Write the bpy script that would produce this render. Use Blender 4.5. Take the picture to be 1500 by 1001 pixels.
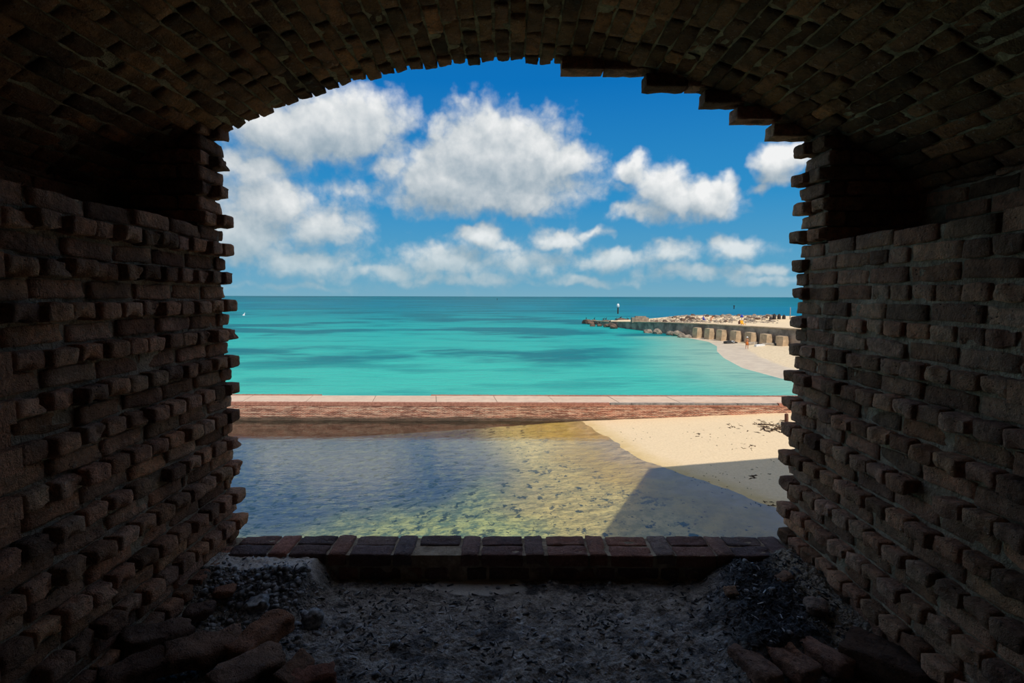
import bpy, bmesh, math, random
from mathutils import Vector, Matrix, noise
random.seed(7)
for o in list(bpy.data.objects): bpy.data.objects.remove(o)
sc = bpy.context.scene
C = sc.collection
CZ = 8.5                                   # eye height above the sea
PITCH = math.atan(66/750.0)
SUN = Vector((-0.45, 0.89, 0)).normalized()*math.cos(math.radians(52)); SUN.z = -math.sin(math.radians(52))

# ------------------------------------------------------------------ camera, sky, sun, exposure
cam = bpy.data.objects.new('camera', bpy.data.cameras.new('camera')); C.objects.link(cam)
cam.data.lens = 18; cam.data.sensor_width = 36; cam.data.clip_start = 0.02; cam.data.clip_end = 60000
cam.matrix_world = Matrix.Translation((0, 0, CZ)) @ Matrix.Rotation(math.pi/2-PITCH, 4, 'X') @ Matrix.Rotation(math.radians(0.15), 4, 'Z')
sc.camera = cam
vs = sc.view_settings
vs.view_transform = 'Standard'; vs.look = 'None'; vs.gamma = 1; vs.use_curve_mapping = False
vs.exposure = 0.0
sc.cycles.use_denoising = True
sc.cycles.max_bounces = 8; sc.cycles.diffuse_bounces = 4; sc.cycles.glossy_bounces = 3; sc.cycles.transparent_max_bounces = 8
sc.cycles.use_adaptive_sampling = True; sc.cycles.adaptive_threshold = 0.02
sun = bpy.data.objects.new('sun', bpy.data.lights.new('sun', 'SUN')); C.objects.link(sun)
sun.data.energy = 3.4; sun.data.angle = math.radians(0.53); sun.data.color = (1.0, 0.95, 0.87)
sun.rotation_euler = SUN.to_track_quat('-Z', 'Y').to_euler()
sun.location = (30, -20, 60)

# ------------------------------------------------------------------ node helpers
class NT:
    def __init__(s, tree): s.t = tree
    def n(s, typ, **kw):
        nd = s.t.nodes.new(typ)
        for k, v in kw.items(): setattr(nd, k, v)
        return nd
    def put(s, sock, v):
        if v is None: return
        if isinstance(v, bpy.types.NodeSocket): s.t.links.new(v, sock)
        elif isinstance(v, (tuple, list)) and len(v) == 3 and sock.type == 'RGBA': sock.default_value = (*v, 1)
        else: sock.default_value = v
    def m(s, op, a, b=None, c=None, clamp=False):
        nd = s.n('ShaderNodeMath', operation=op, use_clamp=clamp)
        for i, v in enumerate((a, b, c)): s.put(nd.inputs[i], v)
        return nd.outputs[0]
    def v(s, op, a, b=None):
        nd = s.n('ShaderNodeVectorMath', operation=op)
        s.put(nd.inputs[0], a); s.put(nd.inputs[1], b)
        return nd.outputs['Value'] if op in ('DOT_PRODUCT', 'LENGTH', 'DISTANCE') else nd.outputs[0]
    def mix(s, fac, a, b, blend='MIX'):
        nd = s.n('ShaderNodeMix', data_type='RGBA', blend_type=blend)
        s.put(nd.inputs[0], fac); s.put(nd.inputs[6], a); s.put(nd.inputs[7], b)
        return nd.outputs[2]
    def ramp(s, fac, stops):
        nd = s.n('ShaderNodeValToRGB'); e = nd.color_ramp.elements
        while len(e) < len(stops): e.new(0.5)
        for el, (p, c) in zip(e, stops):
            el.position = p; el.color = (c, c, c, 1) if not isinstance(c, tuple) else (*c, 1)
        s.put(nd.inputs[0], fac); return nd.outputs[0]
    def smooth(s, x, lo, hi, a=0.0, b=1.0):
        nd = s.n('ShaderNodeMapRange', interpolation_type='SMOOTHSTEP')
        for i, vv in enumerate((x, lo, hi, a, b)): s.put(nd.inputs[i], vv)
        return nd.outputs[0]
    def noise(s, vec, scale, detail=4, rough=0.5, out=0, dist=0.0):
        nd = s.n('ShaderNodeTexNoise')
        s.put(nd.inputs['Vector'], vec); nd.inputs['Scale'].default_value = scale
        nd.inputs['Detail'].default_value = detail; nd.inputs['Roughness'].default_value = rough
        nd.inputs['Distortion'].default_value = dist
        return nd.outputs[out]
    def voro(s, vec, scale, feature='F1', detail=0, smoothness=None, out=0, rand=1.0):
        nd = s.n('ShaderNodeTexVoronoi', feature=feature)
        s.put(nd.inputs['Vector'], vec); nd.inputs['Scale'].default_value = scale
        nd.inputs['Detail'].default_value = detail; nd.inputs['Randomness'].default_value = rand
        if smoothness is not None: nd.inputs['Smoothness'].default_value = smoothness
        return nd.outputs[out]
    def sep(s, vec):
        nd = s.n('ShaderNodeSeparateXYZ'); s.put(nd.inputs[0], vec); return nd.outputs
    def comb(s, x, y, z=0.0):
        nd = s.n('ShaderNodeCombineXYZ')
        for i, vv in enumerate((x, y, z)): s.put(nd.inputs[i], vv)
        return nd.outputs[0]
    def bump(s, h, strength, dist, normal=None):
        nd = s.n('ShaderNodeBump'); nd.inputs['Strength'].default_value = strength; nd.inputs['Distance'].default_value = dist
        s.put(nd.inputs['Height'], h); s.put(nd.inputs['Normal'], normal); return nd.outputs[0]

def material(name):
    m = bpy.data.materials.new(name); m.use_nodes = True
    m.node_tree.nodes.clear(); return m, NT(m.node_tree)
def principled(t, color, rough=0.9, normal=None, spec=0.2, metal=0.0):
    b = t.n('ShaderNodeBsdfPrincipled'); o = t.n('ShaderNodeOutputMaterial')
    t.put(b.inputs['Base Color'], color); t.put(b.inputs['Roughness'], rough); t.put(b.inputs['Normal'], normal)
    b.inputs['Specular IOR Level'].default_value = spec; b.inputs['Metallic'].default_value = metal
    t.t.links.new(b.outputs[0], o.inputs[0]); return b

# ------------------------------------------------------------------ sky with cumulus
def pdir(px, py):
    a = (px-750)/750; b = -(py-500.5)/750
    return Vector((a, math.cos(PITCH)+b*math.sin(PITCH), -math.sin(PITCH)+b*math.cos(PITCH))).normalized()
def azel(px, py):
    d = pdir(px, py); return math.atan2(d.x, d.y), math.asin(d.z)
CLOUDS = [  # each puff of cloud as a bearing and a size (seen from the fort), given on the photograph's grid
 (700,222,75,60,1.0),(655,262,75,52,.95),(770,235,80,62,.95),(835,238,48,45,.75),(740,285,110,36,.9),(600,285,75,30,.6),(570,250,42,32,.6),(850,275,45,32,.55),
 (500,182,95,46,.95),(420,195,80,40,.9),(585,165,34,28,.55),(540,205,70,26,.6),
 (370,245,70,36,.7),(385,300,80,50,.85),(470,330,75,36,.75),(350,350,80,50,.8),(430,385,110,30,.7),(505,275,60,22,.5),
 (975,280,48,36,.95),(1040,292,46,26,.95),(1060,272,22,20,.7),(925,245,32,22,.8),(945,312,60,18,.7),(915,272,30,18,.45),
 (1140,238,38,26,.9),(1115,272,24,12,.6),(1165,228,30,24,.7),
 (700,347,38,22,.95),(735,360,34,18,.7),(815,352,42,22,.85),(868,342,28,12,.65),(650,383,80,26,.75),(760,385,90,22,.7),(890,382,90,18,.7),
 (985,368,40,22,.75),(1075,362,48,19,.8),(1120,392,60,16,.65),(1020,400,110,16,.6),(560,398,90,20,.65),(690,408,150,14,.6),(860,412,120,10,.55),
 (400,320,200,130,.48),(700,385,430,48,.38),(560,255,160,70,.34),(668,143,30,16,.5),(800,185,40,26,.3),(760,165,30,18,.25),(1135,412,90,12,.55),(420,420,150,9,.5)]
world = bpy.data.worlds.new('sky'); sc.world = world; world.use_nodes = True
world.cycles.sampling_method = 'MANUAL'; world.cycles.sample_map_resolution = 256
wt = world.node_tree; wt.nodes.clear(); T = NT(wt)
grp = bpy.data.node_groups.new('cloud_density', 'ShaderNodeTree')
grp.interface.new_socket('P', in_out='INPUT', socket_type='NodeSocketVector')
grp.interface.new_socket('D', in_out='OUTPUT', socket_type='NodeSocketFloat')
grp.interface.new_socket('F', in_out='OUTPUT', socket_type='NodeSocketFloat')
G = NT(grp); gi = G.n('NodeGroupInput'); go = G.n('NodeGroupOutput')
P = gi.outputs[0]
warp = G.v('SUBTRACT', G.noise(P, 14, 3, 0.6, out=1), (0.5, 0.5, 0.5))
Pw = G.v('ADD', P, G.v('MULTIPLY', warp, (0.075, 0.06, 0)))
acc = None
for (px, py, rx, ry, w) in CLOUDS:
    az, el = azel(px, py); k = 1/750/(1+((px-750)/750)**2)**0.5
    ix, iy = 0.89/(rx*k), 0.89/(ry*k)
    nd = G.n('ShaderNodeVectorMath', operation='MULTIPLY_ADD'); G.put(nd.inputs[0], Pw); nd.inputs[1].default_value = (ix, iy, 0)
    nd.inputs[2].default_value = (-az*ix, -el*iy, math.sqrt(max(0.0, -math.log(w))))
    q = G.v('DOT_PRODUCT', nd.outputs[0], nd.outputs[0])
    acc = q if acc is None else G.m('SMOOTH_MIN', acc, q, 0.5)
acc = G.m('EXPONENT', G.m('MULTIPLY', acc, -1.0))
s = G.sep(P)
out_az = G.smooth(G.m('ABSOLUTE', s[0]), 0.62, 0.8)          # beyond the opening the same scattered cumulus goes on
out_el = G.smooth(s[1], 0.50, 0.62)
outm = G.m('MAXIMUM', out_az, out_el)
wide = G.smooth(G.noise(G.v('MULTIPLY', Pw, (1, 1.6, 1)), 4.2, 3, 0.5), 0.40, 0.60)
acc = G.m('MAXIMUM', acc, G.m('MULTIPLY', wide, outm))
bil = G.m('SUBTRACT', 0.5, G.voro(Pw, 24, 'F1', 2))
fb = G.m('SUBTRACT', G.noise(P, 30, 8, 0.6), 0.5)
D = G.m('ADD', acc, G.m('ADD', G.m('MULTIPLY', bil, 0.22), G.m('MULTIPLY', fb, 0.44)))
grp.links.new(D, go.inputs[0]); grp.links.new(acc, go.inputs[1])

tc = T.n('ShaderNodeTexCoord'); dirv = T.v('NORMALIZE', tc.outputs['Generated'])
sx = T.sep(dirv)
el = T.m('ARCSINE', sx[2]); az = T.m('ARCTAN2', sx[0], sx[1])
pv = T.comb(az, el, 0.0)
def dens(off):
    g = T.n('ShaderNodeGroup'); g.node_tree = grp
    T.put(g.inputs[0], T.v('ADD', pv, off)); return g.outputs
d0 = dens((0, 0, 0)); d1 = dens((0.014, 0.036, 0)); d2 = None
elc = T.m('DIVIDE', el, 0.9, clamp=True)
blue = T.ramp(elc, [(0.0, (0.19, 0.41, 0.54)), (0.06, (0.105, 0.36, 0.56)), (0.20, (0.03, 0.27, 0.57)), (0.42, (0.004, 0.165, 0.50)), (1.0, (0.003, 0.10, 0.36))])
alpha = T.smooth(d0[0], 0.16, 0.62)
big = T.m('SUBTRACT', d0[0], d1[0])
lit = T.m('ADD', 0.53, T.m('MULTIPLY', big, 0.80), clamp=True)
ccol = T.ramp(lit, [(0.0, (0.20, 0.29, 0.37)), (0.35, (0.36, 0.44, 0.50)), (0.6, (0.56, 0.61, 0.64)), (0.85, (0.78, 0.80, 0.80)), (1.0, (0.92, 0.92, 0.91))])
haze = T.smooth(el, 0.0, 0.17, 0.6, 0.0)
ccol = T.mix(haze, ccol, (0.28, 0.47, 0.57))
skyc = T.mix(T.m('MULTIPLY', alpha, 0.96), blue, ccol)
below = T.smooth(sx[2], -0.02, 0.0)
skyc = T.mix(below, (0.03, 0.16, 0.2), skyc)
bg = T.n('ShaderNodeBackground'); T.put(bg.inputs[0], skyc); bg.inputs[1].default_value = 1.0
wo = T.n('ShaderNodeOutputWorld'); wt.links.new(bg.outputs[0], wo.inputs[0])

# ------------------------------------------------------------------ materials
M = {}
def brick_material(name, c1, c2, c3, dark, bump=1.0):
    m, t = material(name)
    tcn = t.n('ShaderNodeTexCoord'); geo = t.n('ShaderNodeNewGeometry'); oi = t.n('ShaderNodeObjectInfo')
    pos = t.v('ADD', tcn.outputs['Object'], t.v('MULTIPLY', t.comb(oi.outputs['Random'], oi.outputs['Random'], oi.outputs['Random']), (17.0, 31.0, 13.0)))
    base = t.ramp(oi.outputs['Random'], [(0.0, c1), (0.4, c2), (0.8, c3), (1.0, c2)])
    n1 = t.noise(pos, 24, 6, 0.7); n2 = t.noise(geo.outputs['Position'], 3.4, 4, 0.6); n4 = t.noise(pos, 60, 5, 0.75)
    col = t.mix(t.smooth(n1, 0.40, 0.62), base, t.mix(0.55, (0.20, 0.125, 0.09), base))
    col = t.mix(t.m('MULTIPLY', t.smooth(n2, 0.46, 0.66), 0.7), col, dark)
    col = t.mix(t.m('MULTIPLY', t.smooth(n4, 0.56, 0.68), 0.55), col, (0.66, 0.52, 0.42))
    pits = t.smooth(t.m('ADD', t.voro(pos, 58, 'F1', 1), t.m('MULTIPLY', n4, 0.9)), 0.66, 0.82)
    col = t.mix(t.m('MULTIPLY', t.m('SUBTRACT', 1.0, pits), 0.85), col, tuple(c*0.35 for c in dark))  # pits also darkened in the colour, standing in for shade in the relief
    col = t.mix(1.0, col, oi.outputs['Color'], 'MULTIPLY')
    h = t.m('ADD', t.m('MULTIPLY', pits, 0.7), t.m('ADD', t.m('MULTIPLY', n4, 1.6), t.m('MULTIPLY', n1, 1.8)))
    principled(t, col, 0.92, t.bump(h, 1.0*bump, 0.020), 0.15)
    M[name] = m
brick_material('brick', (0.90, 0.45, 0.26), (0.80, 0.40, 0.245), (0.84, 0.50, 0.335), (0.30, 0.165, 0.115))
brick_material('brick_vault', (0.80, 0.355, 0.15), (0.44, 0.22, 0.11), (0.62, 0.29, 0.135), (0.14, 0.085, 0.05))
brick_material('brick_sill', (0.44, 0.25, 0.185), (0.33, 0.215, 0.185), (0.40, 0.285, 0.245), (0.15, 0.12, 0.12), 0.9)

def mortar_material(name, c, dark):
    m, t = material(name); g = t.n('ShaderNodeNewGeometry').outputs['Position']
    n = t.noise(g, 9, 6, 0.7); f = t.noise(g, 90, 4, 0.7)
    col = t.mix(t.smooth(n, 0.35, 0.65), c, dark); col = t.mix(t.m('MULTIPLY', f, 0.4), col, dark)
    principled(t, col, 0.95, t.bump(t.m('ADD', f, t.m('MULTIPLY', t.noise(g, 35, 4, 0.6), 1.5)), 0.9, 0.012), 0.1); M[name] = m
mortar_material('mortar', (0.60, 0.465, 0.335), (0.26, 0.19, 0.13))
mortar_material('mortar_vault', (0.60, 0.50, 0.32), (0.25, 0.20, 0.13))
mortar_material('fort_brickwork', (0.30, 0.17, 0.12), (0.18, 0.11, 0.09))

m, t = material('floor'); g = t.n('ShaderNodeNewGeometry').outputs['Position']
at = t.n('ShaderNodeAttribute', attribute_name='mask'); a3 = t.sep(at.outputs['Vector'])
n = t.noise(g, 14, 7, 0.72); f = t.noise(g, 110, 4, 0.7)
col = t.ramp(n, [(0.32, (0.07, 0.062, 0.06)), (0.43, (0.31, 0.265, 0.23)), (0.55, (0.52, 0.45, 0.39)), (0.68, (0.80, 0.75, 0.70))])
blk = t.ramp(t.noise(g, 30, 6, 0.75), [(0.35, (0.03, 0.03, 0.032)), (0.55, (0.08, 0.08, 0.085)), (0.72, (0.38, 0.38, 0.39))])
col = t.mix(t.m('MULTIPLY', t.smooth(t.noise(g, 6.5, 5, 0.7), 0.50, 0.62), 0.75), col, blk); col = t.mix(a3[0], col, blk)
col = t.mix(a3[1], col, t.mix(t.smooth(n, 0.4, 0.7), (0.66, 0.60, 0.54), (0.48, 0.43, 0.39)))
col = t.mix(a3[2], col, t.mix(t.smooth(f, 0.4, 0.6), (0.62, 0.52, 0.40), (0.30, 0.25, 0.20)))
h = t.m('MULTIPLY', t.m('ADD', f, t.m('ADD', t.m('MULTIPLY', n, 2.0), t.m('MULTIPLY', t.voro(g, 45, 'F1', 2), -1.2))), t.m('SUBTRACT', 1.0, t.m('MULTIPLY', a3[1], 0.8)))
principled(t, col, 0.88, t.bump(h, 1.0, 0.014), 0.25); M['floor'] = m

def plain(name, c, c2=None, rough=0.85, scale=20, bump=0.4, spec=0.2, dist=0.02):
    m, t = material(name); g = t.n('ShaderNodeNewGeometry').outputs['Position']
    n = t.noise(g, scale, 6, 0.65)
    principled(t, t.mix(t.smooth(n, 0.35, 0.65), c, c2 or tuple(x*0.6 for x in c)), rough, t.bump(n, bump, dist), spec); M[name] = m
plain('char', (0.11, 0.105, 0.11), (0.04, 0.04, 0.042), 0.75, 60)
plain('aggregate', (0.46, 0.45, 0.45), (0.09, 0.09, 0.095), 0.8, 40)
plain('ash', (0.62, 0.61, 0.62), (0.42, 0.40, 0.39), 0.9, 60)
plain('stone', (0.42, 0.33, 0.24), (0.20, 0.16, 0.125), 0.9, 0.9, 0.8, 0.2, 0.3)
plain('stone_dark', (0.20, 0.125, 0.085), (0.075, 0.06, 0.05), 0.9, 0.9, 0.8, 0.2, 0.3)
plain('pier_concrete', (0.42, 0.33, 0.25), (0.17, 0.14, 0.11), 0.9, 0.45, 0.6, 0.2, 0.3)
plain('buttress', (0.66, 0.47, 0.29), (0.44, 0.31, 0.19), 0.9, 0.8, 0.5, 0.2, 0.2)
plain('wood_grey', (0.50, 0.43, 0.34), (0.30, 0.25, 0.2), 0.9, 3)
plain('dark_wood', (0.05, 0.045, 0.04), (0.03, 0.028, 0.026), 0.85, 2)
plain('white_paint', (0.8, 0.8, 0.78), (0.7, 0.7, 0.68), 0.5, 3, 0.1)
plain('skin', (0.50, 0.22, 0.11), (0.42, 0.18, 0.09), 0.6, 6, 0.05)
plain('orange_cloth', (0.72, 0.20, 0.04), (0.6, 0.15, 0.03), 0.8, 6, 0.1)
plain('yellow_plastic', (0.85, 0.42, 0.03), (0.75, 0.33, 0.02), 0.5, 6, 0.05)
plain('blue_cloth', (0.05, 0.07, 0.42), (0.03, 0.05, 0.3), 0.8, 6, 0.1)
plain('grey_cloth', (0.55, 0.55, 0.58), (0.4, 0.4, 0.42), 0.8, 6, 0.1)
plain('weed', (0.10, 0.06, 0.035), (0.05, 0.03, 0.02), 0.9, 5)
plain('red_rust', (0.16, 0.07, 0.045), (0.10, 0.05, 0.035), 0.9, 9)

# moat wall brick face
m, t = material('moat_brick'); g = t.n('ShaderNodeNewGeometry').outputs['Position']; gs = t.sep(g)
br = t.n('ShaderNodeTexBrick'); t.put(br.inputs['Vector'], t.comb(gs[0], gs[2], 0.0))
br.inputs['Scale'].default_value = 1.0; br.inputs['Brick Width'].default_value = 0.24; br.inputs['Row Height'].default_value = 0.075
br.inputs['Mortar Size'].default_value = 0.012; br.inputs['Color1'].default_value = (0.50, 0.15, 0.085, 1); br.inputs['Color2'].default_value = (0.34, 0.11, 0.07, 1); br.inputs['Mortar'].default_value = (0.70, 0.52, 0.36, 1)
n = t.noise(t.v('MULTIPLY', g, (0.5, 1, 3.0)), 1.1, 6, 0.7)
cr = t.noise(t.v('MULTIPLY', g, (0.9, 1, 9.0)), 1.0, 3, 0.8)
col = t.mix(t.m('MULTIPLY', t.smooth(cr, 0.46, 0.56), 0.8), br.outputs['Color'], (0.13, 0.055, 0.04))
n2 = t.noise(t.v('MULTIPLY', g, (0.7, 1, 8.0)), 1.3, 4, 0.8)
col = t.mix(t.m('MULTIPLY', t.smooth(n2, 0.54, 0.62), 0.75), col, (0.74, 0.52, 0.36))
alg = t.smooth(t.m('ADD', gs[2], t.m('MULTIPLY', n, 0.5)), 0.62, 0.36)
col = t.mix(t.m('MULTIPLY', alg, 0.85), col, (0.06, 0.05, 0.035))
principled(t, col, 0.92, t.bump(t.m('ADD', br.outputs['Fac'], n), 0.5, 0.04), 0.15); M['moat_brick'] = m
m, t = material('slab'); g = t.n('ShaderNodeNewGeometry').outputs['Position']; oi = t.n('ShaderNodeObjectInfo')
n = t.noise(t.v('MULTIPLY', g, (1.0, 1.0, 1)), 1.3, 7, 0.7)
col = t.mix(t.smooth(n, 0.35, 0.7), (0.74, 0.54, 0.385), (0.60, 0.43, 0.31)); col = t.mix(t.m('MULTIPLY', oi.outputs['Random'], 0.3), col, (0.62, 0.42, 0.29))
principled(t, col, 0.9, t.bump(n, 0.3, 0.03)); M['slab'] = m
plain('cap_brick', (0.52, 0.24, 0.16), (0.36, 0.15, 0.10), 0.9, 5, 0.3)
plain('cap_stone', (0.32, 0.28, 0.24), (0.16, 0.14, 0.12), 0.9, 2.5, 0.4)

# sand and moat bed ('shore' = metres inland of the waterline)
m, t = material('sand'); g = t.n('ShaderNodeNewGeometry').outputs['Position']
d = t.n('ShaderNodeAttribute', attribute_name='shore').outputs['Fac']
n = t.noise(g, 1.1, 6, 0.65); nf = t.noise(g, 9, 5, 0.7); nb = t.noise(g, 0.42, 4, 0.6)
dn = t.m('ADD', d, t.m('MULTIPLY', t.m('SUBTRACT', nb, 0.5), 4.0))
sand = t.mix(t.smooth(nf, 0.35, 0.7), (0.86, 0.655, 0.41), (0.76, 0.565, 0.34))
wet = t.mix(t.smooth(n, 0.35, 0.65), (0.74, 0.54, 0.28), (0.66, 0.46, 0.20))
golden = t.mix(t.smooth(n, 0.35, 0.65), (0.82, 0.58, 0.16), (0.64, 0.45, 0.13))
gx = t.sep(g); nm = t.noise(g, 2.2, 6, 0.72)
olive = t.mix(t.smooth(nm, 0.40, 0.60), (0.88, 0.68, 0.27), (0.58, 0.47, 0.19))
algae = t.mix(t.smooth(nm, 0.38, 0.62), (0.72, 0.70, 0.27), (0.20, 0.27, 0.16))
deep_sky_tint = t.mix(t.smooth(nm, 0.45, 0.70), (0.13, 0.165, 0.215), (0.27, 0.30, 0.20))  # bluish bed tone stands in for reflected sky, with weedy green patches
col = t.mix(t.smooth(d, 1.6, -0.2), sand, wet)
col = t.mix(t.smooth(dn, -0.3, -2.2), col, golden)
col = t.mix(t.smooth(dn, -2.4, -5.0), col, olive)
nbig = t.m('MULTIPLY', t.m('SUBTRACT', t.noise(g, 0.22, 4, 0.6), 0.5), 9.0)
col = t.mix(t.smooth(t.m('ADD', d, t.m('MULTIPLY', nbig, 0.6)), -7.0, -10.0), col, algae)
off = t.m('ADD', t.m('SUBTRACT', t.m('MULTIPLY', gx[1], 1.0), t.m('MULTIPLY', gx[0], 0.35)), nbig)     # outer moat floor, where the sky's reflection is painted into the bed
col = t.mix(t.m('MULTIPLY', t.smooth(off, 20.5, 25.5), t.smooth(d, -5.0, -8.0)), col, deep_sky_tint)
spots = t.m('MULTIPLY', t.smooth(t.noise(g, 1.9, 5, 0.65), 0.56, 0.63), t.smooth(d, -1.5, -4.5))
col = t.mix(t.m('MULTIPLY', spots, 0.85), col, (0.05, 0.075, 0.05))
speck = t.m('MULTIPLY', t.smooth(t.noise(g, 4.2, 4, 0.65), 0.62, 0.68), t.smooth(d, -0.8, -2.8))
col = t.mix(t.m('MULTIPLY', speck, 0.8), col, (0.09, 0.075, 0.035))
principled(t, col, 0.9, t.bump(t.m('ADD', nf, t.m('MULTIPLY', n, 2)), 0.35, 0.06), 0.15); M['sand'] = m

m, t = material('outer_sand'); g = t.n('ShaderNodeNewGeometry').outputs['Position']
d = t.n('ShaderNodeAttribute', attribute_name='shore').outputs['Fac']; n = t.noise(g, 0.6, 6, 0.7); nf = t.noise(g, 3.0, 5, 0.7)
dn = t.m('ADD', d, t.m('MULTIPLY', t.m('SUBTRACT', n, 0.5), 2.0))
dry = t.mix(t.smooth(nf, 0.35, 0.65), (0.82, 0.65, 0.43), (0.66, 0.50, 0.31))
wet = t.mix(t.smooth(n, 0.4, 0.6), (0.70, 0.565, 0.41), (0.62, 0.49, 0.355))
wm = t.smooth(dn, 5.2, 4.2)
principled(t, t.mix(wm, dry, wet), t.m('SUBTRACT', 0.9, t.m('MULTIPLY', wm, 0.45)), t.bump(nf, 0.3, 0.1), 0.05); M['outer_sand'] = m

# clear moat water
m, t = material('moat_water'); g = t.n('ShaderNodeNewGeometry').outputs['Position']
w = t.m('ADD', t.noise(t.v('MULTIPLY', g, (1, 1.6, 1)), 1.3, 3, 0.5), t.m('MULTIPLY', t.noise(t.v('MULTIPLY', g, (1.2, 2.2, 1)), 5.0, 3, 0.55), 0.28))
nb = t.bump(w, 0.09, 0.10)
gl = t.n('ShaderNodeBsdfGlossy'); gl.inputs['Roughness'].default_value = 0.04; t.put(gl.inputs['Normal'], nb); gl.inputs['Color'].default_value = (1, 1, 1, 1)
tr = t.n('ShaderNodeBsdfTransparent'); tr.inputs['Color'].default_value = (0.94, 0.97, 0.95, 1)
fr = t.n('ShaderNodeFresnel'); fr.inputs['IOR'].default_value = 1.6; t.put(fr.inputs['Normal'], nb)
mx = t.n('ShaderNodeMixShader'); t.put(mx.inputs[0], fr.outputs[0]); t.t.links.new(tr.outputs[0], mx.inputs[1]); t.t.links.new(gl.outputs[0], mx.inputs[2])
mo = t.n('ShaderNodeOutputMaterial'); t.t.links.new(mx.outputs[0], mo.inputs[0]); M['moat_water'] = m

# open sea: water colour over sand flats, seagrass and the deeper channel
m, t = material('sea'); g = t.n('ShaderNodeNewGeometry').outputs['Position']; gs = t.sep(g)
lg = t.m('LOGARITHM', t.m('MAXIMUM', gs[1], 20.0), 10.0)
n1 = t.noise(t.v('ADD', t.v('MULTIPLY', g, (0.020, 0.034, 0)), (5.1, 8.2, 0)), 1.0, 5, 0.6)
n2 = t.noise(t.v('MULTIPLY', g, (0.0022, 0.0065, 0)), 1.0, 4, 0.55, dist=0.4)
n3 = t.noise(t.v('MULTIPLY', g, (0.06, 0.16, 0)), 1.0, 5, 0.6)
pp = t.m('ADD', lg, t.m('MULTIPLY', t.m('SUBTRACT', n1, 0.5), 0.16))
base = t.ramp(t.m('DIVIDE', t.m('SUBTRACT', pp, 1.5), 2.3, clamp=True),
  [(0.0, (0.075, 0.45, 0.355)), (0.12, (0.045, 0.46, 0.37)), (0.28, (0.014, 0.355, 0.325)), (0.40, (0.003, 0.235, 0.265)), (0.50, (0.001, 0.20, 0.265)), (0.62, (0.0, 0.165, 0.225)), (0.75, (0.0, 0.12, 0.175)), (1.0, (0.0, 0.085, 0.135))])
sh = t.n('ShaderNodeAttribute', attribute_name='shore').outputs['Fac']
base = t.mix(t.m('MULTIPLY', t.smooth(sh, -16.0, -0.5), 0.8), base, (0.32, 0.48, 0.36))
grass = t.m('MULTIPLY', t.smooth(n1, 0.47, 0.57), t.m('MULTIPLY', t.smooth(gs[1], 52, 70), t.smooth(sh, -8, -20)))
col = t.mix(t.m('MULTIPLY', grass, 0.85), base, (0.003, 0.135, 0.165))
flat = t.m('MULTIPLY', t.smooth(n2, 0.54, 0.66), t.smooth(gs[1], 150, 300))
col = t.mix(t.m('MULTIPLY', flat, 0.75), col, (0.006, 0.40, 0.38))
chan = t.m('MULTIPLY', t.smooth(t.m('SUBTRACT', gs[0], t.m('MULTIPLY', gs[1], 0.18)), 0, 30), t.m('MULTIPLY', t.smooth(gs[1], 140, 200), t.smooth(gs[1], 520, 400)))
col = t.mix(t.m('MULTIPLY', chan, 0.75), col, (0.0, 0.17, 0.30))
col = t.mix(t.m('MULTIPLY', t.smooth(n3, 0.48, 0.66), 0.42), col, (0.004, 0.17, 0.19))
w = t.m('ADD', t.noise(t.v('MULTIPLY', g, (0.5, 1.2, 1)), 1.0, 4, 0.6), t.m('MULTIPLY', t.noise(t.v('MULTIPLY', g, (0.05, 0.12, 1)), 1.0, 3, 0.6), 3.0))
principled(t, col, 0.4, t.bump(w, 0.7, 0.4), 0.035); M['sea'] = m

# ------------------------------------------------------------------ mesh helpers
def link(name, me, mat=None, parent=None, loc=None):
    o = bpy.data.objects.new(name, me); C.objects.link(o)
    if mat and me is not None and not me.materials: me.materials.append(M[mat])
    if parent: o.parent = parent
    if loc is not None: o.location = loc
    return o
def fixn(me):
    bm = bmesh.new(); bm.from_mesh(me); bmesh.ops.recalc_face_normals(bm, faces=bm.faces[:]); bm.to_mesh(me); bm.free(); return me
def tag(o, label=None, cat=None, group=None, kind=None):
    if label: o['label'] = label
    if cat: o['category'] = cat
    if group: o['group'] = group
    if kind: o['kind'] = kind
    return o
def empty(name, loc, rz=0.0):
    o = bpy.data.objects.new(name, None); C.objects.link(o); o.location = loc; o.rotation_euler = (0, 0, rz); return o
def boxes_mesh(name, bx):
    """one mesh of axis-aligned boxes given as (x0,x1,y0,y1,z0,z1)"""
    v = []; f = []
    for (x0, x1, y0, y1, z0, z1) in bx:
        b = len(v)
        v += [(x0,y0,z0),(x1,y0,z0),(x1,y1,z0),(x0,y1,z0),(x0,y0,z1),(x1,y0,z1),(x1,y1,z1),(x0,y1,z1)]
        f += [tuple(b+i for i in q) for q in ((0,3,2,1),(4,5,6,7),(0,1,5,4),(1,2,6,5),(2,3,7,6),(3,0,4,7))]
    me = bpy.data.meshes.new(name); me.from_pydata(v, [], f); return me
def prism(name, poly, z0, z1):
    n = len(poly); v = [(x, y, z0) for x, y in poly]+[(x, y, z1) for x, y in poly]
    f = [tuple(range(n-1, -1, -1)), tuple(range(n, 2*n))]+[(i, (i+1) % n, n+(i+1) % n, n+i) for i in range(n)]
    me = bpy.data.meshes.new(name); me.from_pydata(v, [], f); return me
def grid(name, xs, ys, fn, smooth=True):
    nx, ny = len(xs), len(ys)
    v = [(x, y, fn(x, y)) for y in ys for x in xs]
    f = [(j*nx+i, j*nx+i+1, (j+1)*nx+i+1, (j+1)*nx+i) for j in range(ny-1) for i in range(nx-1)]
    me = bpy.data.meshes.new(name); me.from_pydata(v, [], f)
    if smooth: me.shade_smooth()
    return me
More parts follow.
